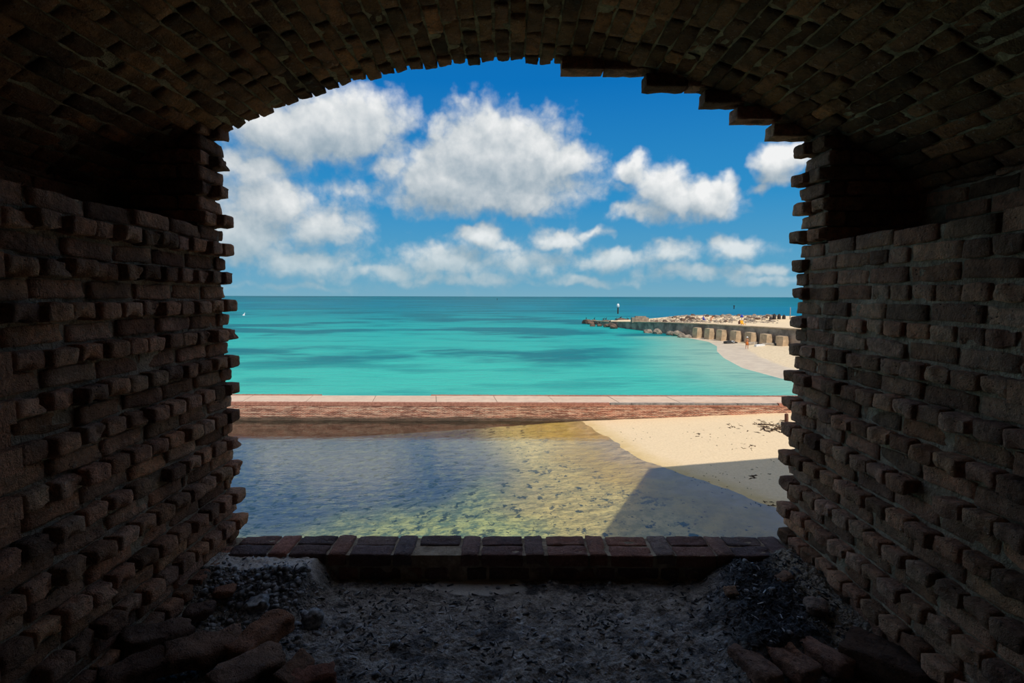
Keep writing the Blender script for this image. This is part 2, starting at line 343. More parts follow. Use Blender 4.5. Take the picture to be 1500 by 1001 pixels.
def sstep(x, a, b):
    t = max(0.0, min(1.0, (x-a)/(b-a))); return t*t*(3-2*t)
def project(p):
    d = Vector(p)-Vector((0, 0, CZ)); zc = d.y*math.cos(PITCH)-d.z*math.sin(PITCH)
    if zc < 0.05: return None
    return 750+750*d.x/zc, 500.5-750*(d.z*math.cos(PITCH)+d.y*math.sin(PITCH))/zc, zc
def unz(px, py, z=0.0):
    d = pdir(px, py); t_ = (z-CZ)/d.z; return Vector((d.x*t_, d.y*t_, z))
def uny(px, py, y):
    d = pdir(px, py); t_ = y/d.y; return Vector((d.x*t_, y, CZ+d.z*t_))

def worn_brick(name, sx, sy, sz, mat, seed, wear=1.0, front=1.0, cuts=5):
    """a worn brick, its exposed face towards -y; rounded arrises, chips and a pitted skin"""
    bm = bmesh.new(); bmesh.ops.create_cube(bm, size=1.0)
    bmesh.ops.subdivide_edges(bm, edges=bm.edges[:], cuts=cuts, use_grid_fill=True)
    h = Vector((sx/2, sy/2, sz/2)); o = Vector((seed*7.3, seed*3.1, seed*5.7)); r = 0.011*wear
    for v in bm.verts:
        p = Vector((v.co.x*sx, v.co.y*sy, v.co.z*sz))
        fr = front if p.y < 0 else 0.6
        rr = r*fr*(0.6+1.0*abs(noise.noise(p*14+o)))
        q = Vector((max(-h.x+rr, min(h.x-rr, p.x)), max(-h.y+rr, min(h.y-rr, p.y)), max(-h.z+rr, min(h.z-rr, p.z))))
        dlt = p-q
        if dlt.length > 1e-6: p = q+dlt.normalized()*min(rr, dlt.length)
        nrm = Vector((p.x/h.x, p.y/h.y, p.z/h.z)); nrm = Vector([c**5 for c in nrm])
        if nrm.length > 1e-6: nrm.normalize()
        p += nrm*(noise.noise(p*24+o)*0.007*wear + noise.noise(p*60+o)*0.003*wear)
        ch = noise.noise(p*11+o*1.7)
        if ch > 0.25 and p.y < 0: p -= nrm*min(0.012, (ch-0.25)*0.05)*wear*fr
        v.co = p
    me = bpy.data.meshes.new(name); bm.to_mesh(me); bm.free(); me.shade_smooth(); me.materials.append(M[mat]); return me
NV = 9
ST = [worn_brick('stretcher_shape', 0.206, 0.098, 0.062, 'brick', i+1, 0.7) for i in range(NV)]
HD = [worn_brick('header_shape', 0.100, 0.205, 0.062, 'brick', i+31, 0.95, 1.25) for i in range(NV)]
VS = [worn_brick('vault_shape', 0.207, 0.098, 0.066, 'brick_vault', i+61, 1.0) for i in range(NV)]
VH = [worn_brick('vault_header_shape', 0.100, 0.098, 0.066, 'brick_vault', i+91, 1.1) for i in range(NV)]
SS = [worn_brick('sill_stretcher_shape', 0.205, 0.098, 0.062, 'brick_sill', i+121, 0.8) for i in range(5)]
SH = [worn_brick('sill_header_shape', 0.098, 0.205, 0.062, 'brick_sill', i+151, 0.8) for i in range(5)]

def brickwork(parent, cands, limit=300):
    """cands: (mesh, matrix); the ones that show largest become bricks of their own, the rest one joined mesh"""
    sc_ = []
    for me, mw in cands:
        pr = project(mw.translation)
        vis = pr and -45 < pr[0] < 1545 and -45 < pr[1] < 1046
        sc_.append((pr[2] if vis else 1e9, me, mw, bool(vis)))
    vis = sorted([c for c in sc_ if c[3]], key=lambda c: c[0])[:limit]
    ids = set(id(c) for c in vis)
    for c in vis:
        o = bpy.data.objects.new('brick', c[1]); C.objects.link(o); o.parent = parent; o.matrix_local = c[2]
        k = random.choice((random.uniform(0.45, 0.8), random.uniform(0.85, 1.25), random.uniform(0.85, 1.25))); o.color = (k*random.uniform(0.94, 1.06), k, k*random.uniform(0.92, 1.05), 1)
    v = []; f = []
    cube = [(x, y, z) for z in (-.5, .5) for y in (-.5, .5) for x in (-.5, .5)]
    dims = {}
    mat = None
    for c in sc_:
        if id(c) in ids: continue
        mat = c[1].materials[0]
        if c[1].name not in dims:
            xs = [q.co for q in c[1].vertices]
            dims[c[1].name] = Vector((max(q.x for q in xs)-min(q.x for q in xs), max(q.y for q in xs)-min(q.y for q in xs), max(q.z for q in xs)-min(q.z for q in xs)))*0.98
        dm = dims[c[1].name]; b = len(v)
        v += [tuple(c[2] @ Vector((q[0]*dm.x, q[1]*dm.y, q[2]*dm.z))) for q in cube]
        f += [tuple(b+i for i in q) for q in ((0,2,3,1),(4,5,7,6),(0,1,5,4),(2,6,7,3),(0,4,6,2),(1,3,7,5))]
    if v:
        me = bpy.data.meshes.new('brickwork'); me.from_pydata(v, [], f); me.materials.append(mat)
        o = link('brickwork', me, None, parent); o['kind'] = 'stuff'
    return len(vis)

# ------------------------------------------------------------------ the embrasure: walls, vault, sill
CH = 0.0705                      # height of a course
FLZ = CZ-1.428                   # floor
W = 1.466; W2 = 1.90; YO = 2.66; YB = -3.5
R = 3.06; VC = CZ-1.90           # vault radius and axis height
def arch_z(x): return VC+math.sqrt(R*R-x*x)

def side_wall(side, name, ncourse, head_parity, label):
    top = FLZ+ncourse*CH
    x0, x1 = sorted((side*(W+0.010), side*2.5)); xu0, xu1 = sorted((side*(W2+0.014), side*2.5))
    me = boxes_mesh(name, [(x0, x1, YB, YO-0.05, FLZ-0.15, top-0.012), (xu0, xu1, YB, YO-0.05, top-0.012, CZ+0.72)])
    wall = link(name, me, 'mortar'); tag(wall, label, None, None, 'structure')
    rot = Matrix.Rotation(-side*math.pi/2, 4, 'Z')     # local -y faces into the opening
    cands = []
    def add(me_, x, y, z, jit=0.006):
        mw = Matrix.Translation((x, y, z)) @ rot @ Matrix.Rotation(random.gauss(0, .022), 4, 'Z') @ Matrix.Rotation(random.gauss(0, .02), 4, 'Y') @ Matrix.Rotation(random.gauss(0, .015), 4, 'X')
        cands.append((me_, mw))
    for k in range(ncourse):
        z = FLZ+(k+0.5)*CH
        head = (k % 2) == head_parity
        flush = side > 0 and k > 17
        y = YO-random.uniform(0.0, 0.015)
        if head and not flush:
            jut = 0.046 if (side < 0 or k < 16) else 0.03
            while y > YB+0.3:
                w = 0.108+random.uniform(-.004, .006)
                if random.random() > 0.035 or y > YO-0.15:
                    j = jut*random.uniform(0.65, 1.2) if y < YO-0.12 else jut*random.uniform(1.0, 1.3)
                    add(random.choice(HD), side*(W-j+0.1025), y-w/2, z+random.uniform(-.003, .003))
                y -= w
        else:
            if head and y > YO-0.05: add(random.choice(HD), side*(W-0.03+0.1025), y-0.05, z); y -= 0.108
            elif k % 4 in (1, 2): add(random.choice(HD), side*(W-random.uniform(-.004, .006)+0.1025), y-0.05, z); y -= 0.108
            while y > YB+0.3:
                w = 0.216+random.uniform(-.004, .004)
                if flush and head and random.random() < 0.5:
                    for q in (0.054, 0.162): add(random.choice(HD), side*(W-random.uniform(0, .012)+0.1025), y-q, z)
                else: add(random.choice(ST), side*(W+random.uniform(-.008, .006)+0.049), y-w/2, z+random.uniform(-.003, .003))
                y -= w
    k = 0                                               # recessed upper wall under the springing of the vault
    z = top+CH/2
    while z < CZ+0.56:
        y = 2.40-(0.108 if k % 2 else 0)
        while y > YB+0.3:
            add(random.choice(ST), side*(W2+random.uniform(-.005, .005)+0.049), y-0.108, z); y -= 0.216
        z += CH; k += 1
    # the worn ledge keeps a few bricks of its second skin
    y = 2.42
    while y > 1.3:
        add(random.choice(ST), side*(W+0.17+0.049), y-0.108, top-CH*0.42); y -= 0.216
    n = brickwork(wall, cands); print(name, len(cands), n)
    return wall
side_wall(-1, 'wall_left', 25, 1, 'weathered brick side wall with jutting header courses beside the black pebble mound')
side_wall(1, 'wall_right', 24, 0, 'weathered brick side wall beside the charred mound')

# vault
def vault():
    n = 60; a0 = math.asin(2.3/R); v = []; f = []
    for i in range(n+1):
        a = -a0+2*a0*i/n
        for (r, y) in ((R+0.009, YO-0.04), (R+0.009, YB), (R+0.55, YB), (R+0.55, YO-0.04)):
            v.append((r*math.sin(a), y, VC+r*math.cos(a)))
    for i in range(n):
        for j in range(4):
            f.append((4*i+j, 4*(i+1)+j, 4*(i+1)+(j+1) % 4, 4*i+(j+1) % 4))
    f += [(3, 2, 1, 0), tuple(4*n+j for j in range(4))]
    me = bpy.data.meshes.new('ceiling'); me.from_pydata(v, [], f); fixn(me)
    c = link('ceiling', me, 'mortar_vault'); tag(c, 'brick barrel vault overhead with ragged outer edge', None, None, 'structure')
    cands = []; da = 0.0712/R; amax = math.asin((W2+0.05)/R); k = 0; a = -amax
    while a <= amax:
        y = YO+random.uniform(-.012, .022)
        if k % 2: yb = [('h', 0.108)]
        else: yb = []
        seq = yb
        while y > YB+0.3:
            if seq: ty, w = seq.pop(0)
            else: ty, w = ('s', 0.214+random.uniform(-.006, .006)) if random.random() > 0.12 else ('h', 0.107)
            rr = R+random.uniform(-.009, .006)+0.049
            mw = Matrix.Translation((rr*math.sin(a), y-w/2, VC+rr*math.cos(a))) @ Matrix.Rotation(a, 4, 'Y') @ Matrix.Rotation(random.gauss(0, .014), 4, 'X') \
                 @ Matrix(((0, 0, 1, 0), (1, 0, 0, 0), (0, 1, 0, 0), (0, 0, 0, 1)))   # length along y, exposed face down, course along x
            cands.append((random.choice(VS if ty == 's' else VH), mw)); y -= w
        a += da; k += 1
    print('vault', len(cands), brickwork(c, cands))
vault()

# front wall of the fort: mass of the curtain, its piers beside the opening, worn corner bricks under the arch
body = [(-46, -2.0, -4.2, YO-0.02, -1.5, 13.5), (2.0, 8.0, -4.2, YO-0.02, -1.5, 13.5), (-2.0, 2.0, -4.2, YO-0.02, -1.5, FLZ-0.12),
        (-2.0, 2.0, -4.2, YO-0.05, CZ+1.72, 13.5), (-2.0, 2.0, -4.2, -3.4, FLZ-0.12, CZ+1.72)]
front = link('wall_front', boxes_mesh('wall_front', body), 'fort_brickwork'); tag(front, 'outer fort wall pierced by the arched opening', None, None, 'structure')
cands = []
for side, nc, par in ((-1, 25, 1), (1, 24, 0)):
    for k in range(nc, 33):
        z = FLZ+(k+0.5)*CH
        if z > arch_z(W+0.02)+0.10: break
        head = (k % 2) == par
        x = W-(0.045 if head else 0.0)+random.uniform(-.012, .01)
        # jamb brick, header laid through the pier
        y = YO-0.05-random.uniform(0, .012)
        rot = Matrix.Rotation(-side*math.pi/2, 4, 'Z')
        def put(me_, xx, yy, r_): cands.append((me_, Matrix.Translation((xx, yy, z)) @ r_ @ Matrix.Rotation(random.gauss(0, .025), 4, 'Z')))
        if head:
            put(random.choice(HD), side*(x+0.1025), YO-0.052, rot); put(random.choice(HD), side*(x+0.03+0.1025), YO-0.160, rot)
        else:
            put(random.choice(ST), side*(x+0.049), YO-0.1075, rot)
        xx = x+0.22 if head else x+0.11                  # courses along the back of the pier
        while xx < W2+0.1:
            put(random.choice(ST), side*(xx+0.104), YO-0.160-random.uniform(0, .01), Matrix.Identity(4)); xx += 0.216
for (pxa, pyb, n) in ((819, 113, 2), (938, 137, 2), (1022, 160, 1), (1067, 183, 1), (1119, 207, 1)):   # stepped corner courses, bearing -> metres on the wall face
    p = uny(pxa, pyb, YO)
    for q in range(n+1):
        cands.append((random.choice(ST), Matrix.Translation((p.x+0.1035+q*0.213, YO-0.045, p.z+0.032)) @ Matrix.Rotation(random.gauss(0, .012), 4, 'Z')))
print('front', brickwork(front, cands))
pierm = boxes_mesh('pier_core', [(-2.1, -(W+0.03), YO-0.19, YO-0.03, FLZ+25*CH, CZ+0.74), (W+0.03, 2.1, YO-0.19, YO-0.03, FLZ+24*CH, CZ+0.74)])
link('pier_core', pierm, 'mortar', front)
tag(link('wall_back', boxes_mesh('wall_back', [(-2.3, 2.3, YB-0.02, YB+0.1, FLZ-0.1, CZ+1.5)]), 'mortar'), 'dark rear wall of the casemate', None, None, 'structure')

# sill
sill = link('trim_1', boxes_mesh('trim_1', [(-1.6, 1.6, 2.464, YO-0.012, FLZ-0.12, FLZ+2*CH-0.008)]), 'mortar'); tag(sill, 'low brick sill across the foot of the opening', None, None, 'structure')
def sx_(p): return (p-750)/750*2.55
ztop = FLZ+1.5*CH+0.004
tints = [(1, 1, 1), (.75, .72, .78), (1.25, 1.0, .9), (.62, .62, .68), (1.1, 1.0, 1.0), (.85, .8, .85)]
def sbrick(me, mw, tint=None):
    o = bpy.data.objects.new('brick', me); C.objects.link(o); o.parent = sill; o.matrix_local = mw
    tt = tint or random.choice(tints); o.color = (*tt, 1)
for i, (ty, a, b) in enumerate([('S',330,388),('H',389,420),('S',421,477),('H',478,507),('S',510,573),('H',574,604),('X',608,672),('H',674,703),('S',704,768),('H',769,799),('S',803,864),('H',865,893),('S',896,960),('H',962,993),('S',993,1053),('H',1053,1080),('S',1080,1138),('H',1138,1168)]):
    xa, xb = sx_(a), sx_(b); xc = (xa+xb)/2; w = xb-xa
    jit = lambda: Matrix.Rotation(random.gauss(0, .012), 4, 'X') @ Matrix.Rotation(random.gauss(0, .012), 4, 'Y') @ Matrix.Rotation(random.gauss(0, .012), 4, 'Z')
    if ty == 'H':
        sbrick(random.choice(SH), Matrix.Translation((xc, 2.555, ztop+random.uniform(-.002, .004))) @ jit() @ Matrix.Diagonal((w*0.93/0.098, 1, 1, 1)), (1.5, 1.05, .95) if a == 389 else ((.8, .85, .95) if a in (769, 574) else None))
    else:
        for yy in ((2.502, 2.608) if ty == 'S' else (2.608,)):
            sbrick(random.choice(SS), Matrix.Translation((xc, yy, ztop+random.uniform(-.003, .003))) @ jit() @ Matrix.Diagonal((w*0.96/0.205, 0.98, 1, 1)), (1.3, 1.0, .9) if a in (803, 896) and yy < 2.55 else None)
x = -1.2
k = 0
while x < 1.15:                                      # second course of the sill, set back a little
    w = 0.216 if k % 2 else 0.108
    sbrick(random.choice(SS if k % 2 else SH), Matrix.Translation((x+w/2, 2.508+(0 if k % 2 else 0.05)+random.uniform(0, .006), ztop-CH)))
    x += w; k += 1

# ------------------------------------------------------------------ floor with mounds
def mounds(x, y):
    nx = 0.04*noise.noise(Vector((x*6, y*6, 1.3)))
    l = sstep(x+nx, -0.88, -0.99)*sstep(y+nx, 2.08, 2.26) if y < 2.6 else 0
    r = sstep(x+nx-0.10*sstep(y, 2.15, 2.45), 0.82, 1.02)*sstep(y+nx, 1.78, 1.95)
    return l, r
def floor_h(x, y):
    l, r = mounds(x, y); p = Vector((x, y, 0))
    h = 0.012*noise.fractal(p*7, 1.0, 2.0, 5) + 0.013*noise.turbulence(p*20, 4, True) + 0.006*noise.noise(p*75)
    ash = sstep(((x+0.17)/0.25)**2+((y-2.41)/0.075)**2, 1.2, 0.6)
    h *= 1-0.85*ash
    cl = sstep(y, 2.33, 2.37)
    h += l*(0.085+0.040*sstep(y, 2.22, 2.36)+(1-cl)*(0.02*noise.noise(p*9)+0.022*noise.turbulence(p*26, 3, True)))
    h += r*(0.07+0.05*sstep(y, 2.0, 2.35)+0.03*noise.noise(p*7)+0.02*noise.turbulence(p*22, 4, True))
    wl = sstep(abs(x), 1.22, 1.46)
    h += wl*(0.05*(1-max(l, r))+0.012)
    h += 0.03*sstep(y, 1.8, 1.3)*sstep(abs(x), 0.6, 1.0)
    return FLZ+h-0.004
def lin(a, b, s): 
    n = max(1, int(round((b-a)/s))); return [a+(b-a)*i/n for i in range(n+1)]
ys = lin(YB, 1.2, 0.1)[:-1]+lin(1.2, 1.7, 0.03)[:-1]+lin(1.7, 2.48, 0.0065)
fm = grid('floor', lin(-1.56, 1.56, 0.0075), ys, floor_h)
att = fm.attributes.new('mask', 'FLOAT_VECTOR', 'POINT'); buf = []
for v in fm.vertices:
    x, y = v.co.x, v.co.y; l, r = mounds(x, y)
    col_ = l*sstep(y+.02*noise.noise(Vector((x*9, y*9, 8))), 2.335, 2.365)
    ash = max(sstep(((x+0.17)/0.25)**2+((y-2.41)/0.075)**2 + 0.5*noise.noise(Vector((x*14, y*14, 3))), 1.0, 0.7), col_)
    sand_ = sstep(abs(x)+0.08*noise.noise(Vector((x*12, y*12, 5))), 1.20, 1.34)*(1-0.65*max(r*sstep(1.32, x, x+.1) if x > 0 else 0, 0))
    buf += [min(1, max(0.75*l*(1-col_), r*sstep(x, 1.42, 1.30))), ash, sand_*(1-ash)*(1-0.7*l)]
att.data.foreach_set('vector', buf)
tag(link('floor', fm, 'floor'), 'rough sooty rubble floor of the embrasure', None, None, 'structure')

# small loose debris nobody could count
def scatter(name, n, where, shape, mat, label, cat):
    v = []; f = []; c = 0
    while c < n:
        x = random.uniform(-1.4, 1.4); y = random.uniform(1.75, 2.44)
        s_ = where(x, y)
        if random.random() > s_: continue
        c += 1; z = floor_h(x, y); b = len(v)
        rot = Matrix.Rotation(random.uniform(0, 6.3), 3, 'Z') @ Matrix.Rotation(random.gauss(0, .35), 3, 'X') @ Matrix.Rotation(random.gauss(0, .35), 3, 'Y')
        if shape == 'stick':
            L = random.uniform(.005, .020); w = random.uniform(.0012, .0035)
            pts = [(sx2*L*random.uniform(.7, 1), sy2*w*random.uniform(.6, 1.2), sz2*w) for sz2 in (-1, 1) for sy2 in (-1, 1) for sx2 in (-1, 1)]
            fc = ((0,2,3,1),(4,5,7,6),(0,1,5,4),(2,6,7,3),(0,4,6,2),(1,3,7,5))
        else:
            s2 = random.choice((.006, .008, .010, .013, .018))*random.uniform(.7, 1.2)
            base_ = ICO[0]; pts = [tuple(Vector((p.x*1.2, p.y, p.z*.8))*s2*random.uniform(.8, 1.15)) for p in base_]; fc = ICO[1]
        v += [tuple(rot @ Vector(p)+Vector((x, y, z+(0.003 if shape == 'stick' else -0.002)))) for p in pts]
        f += [tuple(b+i for i in q) for q in fc]
    me = bpy.data.meshes.new(name); me.from_pydata(v, [], f)
    if shape != 'stick': me.shade_smooth()
    tag(link(name, me, mat), label, cat, None, 'stuff')
bm = bmesh.new(); bmesh.ops.create_icosphere(bm, subdivisions=1, radius=1.0)
bm.verts.ensure_lookup_table(); ICO = ([v.co.copy() for v in bm.verts], [tuple(v.index for v in fc.verts) for fc in bm.faces]); bm.free()
scatter('charred_twigs', 1100, lambda x, y: 0.06+0.5*mounds(x, y)[1]+0.25*sstep(noise.noise(Vector((x*4, y*6, 2))), 0.05, .4), 'stick', 'char', 'charred twigs and flakes strewn over the floor', 'debris')
scatter('ash_flakes', 260, lambda x, y: 0.2+0.8*sstep(abs(noise.noise(Vector((x*5, y*5, 9)))), .1, .4), 'stick', 'ash', 'pale ash flakes strewn over the floor', 'debris')
scatter('black_pebbles', 900, lambda x, y: 0.02+mounds(x, y)[0]*sstep(y, 2.37, 2.33) + 0.5*sstep(x, -.75, -.95)*sstep(y, 2.3, 2.0), 'lump', 'aggregate', 'blackened pebbles crusted on the mound by the wall', 'pebbles')

# loose bricks and fragments on the floor
LB = [worn_brick('loose_brick_shape', 0.20, 0.098, 0.06, 'brick', i+201, 1.9, 1.0, 9) for i in range(6)]
FR = [worn_brick('brick_fragment_shape', 0.085, 0.07, 0.035, 'brick', i+231, 1.6, 1.0, 4) for i in range(5)]
def loose(name, me, px, py, dz, rz, label, cat, tint=(1, 1, 1), tilt=(0, 0), scale=1.0, group=None):
    p = unz(px, py, FLZ+dz)
    o = link(name, me); o.location = p; o.rotation_euler = (tilt[0], tilt[1], rz); o.scale = (scale,)*3; o.color = (tint[0]*.66, tint[1]*.74, tint[2]*.76, 1)
    tag(o, label, cat, group); return o
loose('loose_brick', LB[0], 300, 955, 0.075, 0.7, 'crumbling red-brown brick lying against the left wall foot', 'brick', (.8, .75, .75), (.1, .15), 1.25)
loose('loose_brick', LB[1], 385, 935, 0.07, 1.1, 'pitted reddish brick wedged below the black pebble mound', 'brick', (1.0, .85, .8), (.1, -.1), 1.2)
loose('loose_brick', LB[2], 365, 985, 0.06, 1.0, 'large rough brick with a split face beside the pitted reddish brick', 'brick', (.9, .85, .85), (.05, .12), 1.3)
loose('loose_brick', LB[3], 432, 985, 0.04, 1.35, 'upright brick end at the edge of the brick pile', 'brick', (.75, .7, .7), (.4, .1), 0.8)
loose('loose_brick', LB[4], 455, 998, 0.02, 0.5, 'rounded reddish brick lump at the foot of the brick pile', 'brick', (1.0, .7, .68), (.1, .1), 0.9)
loose('loose_brick', LB[5], 232, 935, 0.10, 1.0, 'smooth dark brick against the wall base', 'brick', (.7, .62, .62), (.1, .25), 1.2)
loose('loose_brick', LB[1], 205, 985, 0.10, 0.8, 'dark brick stub near the corner of the rubble', 'brick', (.55, .5, .5), (.1, .1), 1.1)
loose('brick_fragment', FR[0], 292, 898, 0.085, 0.2, 'dark square brick fragment on sandy mortar', 'brick', (.7, .66, .7), (.1, .05), 1.3)
loose('brick_fragment', FR[1], 330, 868, 0.10, 0.3, 'flat orange brick fragment on the pebble mound', 'brick', (1.7, 1.25, 1.1), (.05, .1), 1.0)
loose('pebble', worn_brick('pebble_shape', 0.085, 0.075, 0.065, 'aggregate', 260, 3.5, 1, 4), 458, 908, 0.03, 0.5, 'big rounded grey pebble at the mound edge', 'stone')
loose('pebble', worn_brick('pebble_shape', 0.095, 0.07, 0.06, 'aggregate', 261, 3.5, 1, 4), 377, 888, 0.10, 0.2, 'speckled grey pebble bedded among small black pebbles', 'stone')
loose('loose_brick', LB[2], 1108, 975, 0.03, 1.9, 'pinkish worn brick at the low end of the row', 'brick', (1.25, 1.15, 1.2), (.05, .05), 1.0)
loose('loose_brick', LB[3], 1155, 965, 0.04, 1.95, 'pinkish worn brick in the middle of the row', 'brick', (1.15, 1.05, 1.1), (.05, .05), 1.15)
loose('loose_brick', LB[4], 1206, 958, 0.05, 2.0, 'pinkish worn brick next to the big dark block', 'brick', (1.2, 1.1, 1.2), (.05, .05), 1.05)
dk = worn_brick('dark_block_shape', 0.27, 0.20, 0.10, 'brick', 277, 1.6, 1, 7)
loose('fallen_block', dk, 1300, 968, 0.07, 2.35, 'big soot-blackened masonry block with a pinkish edge', 'block', (.42, .42, .46), (.06, .08))
loose('brick_fragment', FR[2], 1150, 846, 0.135, 0.35, 'pinkish brick splinter on the charred mound', 'brick', (1.15, 1.15, 1.2), (.1, -.2), 0.85)
loose('brick_fragment', FR[3], 1072, 866, 0.10, 0.1, 'pale crumbly brick chip on the slope of the charred mound', 'brick', (1.15, 1.2, 1.25), (.3, .1), 0.7)
loose('brick_fragment', FR[4], 1196, 888, 0.12, -0.3, 'grey hollowed stone fragment on the charred mound', 'stone', (1.0, 1.15, 1.35), (.2, .1), 1.1)
loose('brick_fragment', FR[1], 1201, 820, 0.13, -0.6, 'small bright red brick chip at the right wall foot', 'brick', (2.2, 0.7, 0.4), (.1, .1), 0.45)
loose('brick_fragment', FR[2], 142, 832, 0.32, 0.9, 'red brick chip lodged between left wall courses', 'brick', (2.0, 0.7, 0.5), (.1, .1), 0.6)

# ------------------------------------------------------------------ outside: bastion that shades the beach
corner = Vector((6.88, 24.9, 0))-Vector((SUN.x, SUN.y, 0))*(13.5/abs(SUN.z))
fl = Vector((3.55, 7.05, 0)).normalized(); fc_ = Vector((6.6, 1.0, 0)).normalized()
base_ = corner-fl*((corner.y-YO+1)/fl.y)
tip = corner+fc_*22
bas = prism('bastion', [(base_.x, base_.y), (corner.x, corner.y), (tip.x, tip.y), (tip.x+6, YO-4), (base_.x, YO-4)][::-1], -1.5, 13.5)
tag(link('bastion', bas, 'fort_brickwork'), 'brick bastion of the fort flanking the beach', None, None, 'structure')

# moat bed and beach inside the moat
SHORE = [(3.6, 40), (4.68, 34.45), (5.81, 30.5), (6.58, 26.8), (7.85, 24.4), (9.43, 22.2), (10.72, 19.9), (13.0, 16.5), (16.0, 12.5), (20, 6)]
def shore_d(x, y, line):
    best = 1e9; sgn = 1
    for (ax, ay), (bx, by) in zip(line, line[1:]):
        ux, uy = bx-ax, by-ay; t_ = max(0, min(1, ((x-ax)*ux+(y-ay)*uy)/(ux*ux+uy*uy)))
        dx, dy = x-ax-ux*t_, y-ay-uy*t_; dd = math.hypot(dx, dy)
        if dd < best: best = dd; sgn = 1 if ux*dy-uy*dx > 0 else -1
    return best*sgn
def terrain(name, xs, ys, line, zf, mat, lo=-1e9, ymax=1e9):
    dd = {}
    def fn(x, y):
        d_ = max(lo, shore_d(x, y, line)) if y < ymax else lo; dd[(x, y)] = d_; return zf(x, y, d_)
    me = grid(name, xs, ys, fn); a_ = me.attributes.new('shore', 'FLOAT', 'POINT')
    a_.data.foreach_set('value', [dd[(x, y)] for y in ys for x in xs])
    return link(name, me, mat)
def moat_z(x, y, d_):
    if d_ > 0: z = 0.046*d_
    else: z = max(-1.3, 0.075*d_)
    return z+0.02*noise.fractal(Vector((x*.8, y*.8, 2)), 1, 2, 4)*(1 if d_ > -2 else 2)
tag(terrain('moat_bed', lin(-42, 34, 0.35), lin(YO, 34.9, 0.35), SHORE, moat_z, 'sand'), 'sandy moat bed rising to a beach', None, None, 'structure')
tag(link('moat_water', grid('moat_water', [-42, 34], [YO, 34.9], lambda x, y: 0.0), 'moat_water'), 'clear shallow water of the moat', None, None, 'structure')

# moat wall with paved top
YW0, YW1, ZW = 34.45, 37.25, 1.30
mw_ = empty('moat_wall', (0, YW0, 0)); tag(mw_, 'long low red brick moat wall with a pale paved walkway on top', 'wall')
link('wall_face', boxes_mesh('wall_face', [(-60, 60, 0.0, 2.8, -1.6, ZW-0.17)]), 'moat_brick', mw_)
jx = [-60, -52, -45, -38, -31, -24.5, -18.6, -14.2, -9.6, -5.2, -1.0, 3.0, 7.4, 11.6, 15.4, 20, 25, 31, 38, 46, 60]
for a, b in zip(jx, jx[1:]):
    sk = 0.35
    me = bpy.data.meshes.new('slab'); pts = [(a+.02, .30), (b-.02, .30), (b-.02-sk, 2.55), (a+.02-sk, 2.55)]
    zt = ZW-0.06+random.uniform(-.012, .012)
    me.from_pydata([(x, y, ZW-0.18) for x, y in pts]+[(x, y, zt) for x, y in pts], [], [(3,2,1,0),(4,5,6,7),(0,1,5,4),(1,2,6,5),(2,3,7,6),(3,0,4,7)])
    link('slab', me, 'slab', mw_)
link('bedding', boxes_mesh('bedding', [(-60, 60, 0.06, 2.74, ZW-0.2, ZW-0.13)]), 'cap_stone', mw_)
bx = []
x = -46.0
while x < 40:                                        # upright brick edging along both sides of the walkway
    if not 6.6 < x < 18.2: bx.append((x, x+.088, -0.04+random.uniform(0, .015), 0.27, ZW-0.17, ZW-0.045+random.uniform(-.008, .008)))
    if not -14 < x < -6.0: bx.append((x, x+.088, 2.58, 2.84, ZW-0.17, ZW-0.03+random.uniform(-.008, .008)))
    x += 0.106
o = link('edging_bricks', boxes_mesh('edging_bricks', bx), 'cap_brick', mw_); o['kind'] = 'stuff'
x = 6.75
while x < 18.1:
    L = random.uniform(0.9, 1.7)
    b_ = boxes_mesh('edge_stone', [(x, min(x+L, 18.2)-.03, -0.03+random.uniform(0, .05), .27, ZW-0.17, ZW-0.06+random.uniform(-.03, .01))]); link('edge_stone', b_, 'cap_stone', mw_); x += L
link('string_course', boxes_mesh('string_course', [(-60, 60, -0.025, 0.2, ZW-0.26, ZW-0.172)]), 'cap_brick', mw_)

# sea and the outer beach
OUT = [(36.5, 108), (37.4, 97), (35.4, 88), (32.2, 80), (29.6, 71), (27.7, 61), (28.2, 53), (31.5, 47), (38, 42), (60, 38)]
def out_z(x, y, d_): return (0.055*d_ if d_ < 16 else 0.88+0.02*(d_-16))+(0.03*noise.fractal(Vector((x*.3, y*.3, 4)), 1, 2, 4) if d_ > 1 else 0)
tag(terrain('outer_beach', lin(22, 100, 0.8), lin(37.6, 112, 0.8), OUT, out_z, 'outer_sand'), 'pale sand beach between the sea and the old pier', None, None, 'structure')

tag(terrain('sea', [-30000, -400, -60, -20, -8]+lin(0, 64, 2.0)+[400, 30000], [YW0+2.7]+lin(40, 130, 2.0)+[160, 300, 900, 3000, 40000], OUT, lambda x, y, d_: 0.0, 'sea', -40.0, 112.0), 'turquoise sea reaching to the horizon', None, None, 'structure')
# ------------------------------------------------------------------ old pier
PL = [(24.2, 162.0, 0.9), (28.5, 146, 1.3), (31.0, 136.0, 1.75), (35.2, 121, 2.4), (39.7, 104.6, 2.9), (46.0, 81.4, 3.3), (52, 59, 3.5)]
pier = empty('old_pier', (39.7, 104.6, 0)); tag(pier, 'old stone pier with battered buttresses running out into the sea', 'pier')
PO = Vector((39.7, 104.6, 0))
v = []; f = []
for (x, y, z) in PL:
    v += [(x-PO.x, y-PO.y, -1.2), (x-PO.x, y-PO.y, z), (x-PO.x+1.6, y-PO.y+.4, z), (x-PO.x+1.6, y-PO.y+.4, -1.2)]
for i in range(len(PL)-1):
    for j in range(4): f.append((4*i+j, 4*i+(j+1) % 4, 4*i+4+(j+1) % 4, 4*i+4+j))
f += [(0, 1, 2, 3), tuple(4*(len(PL)-1)+j for j in (3, 2, 1, 0))]
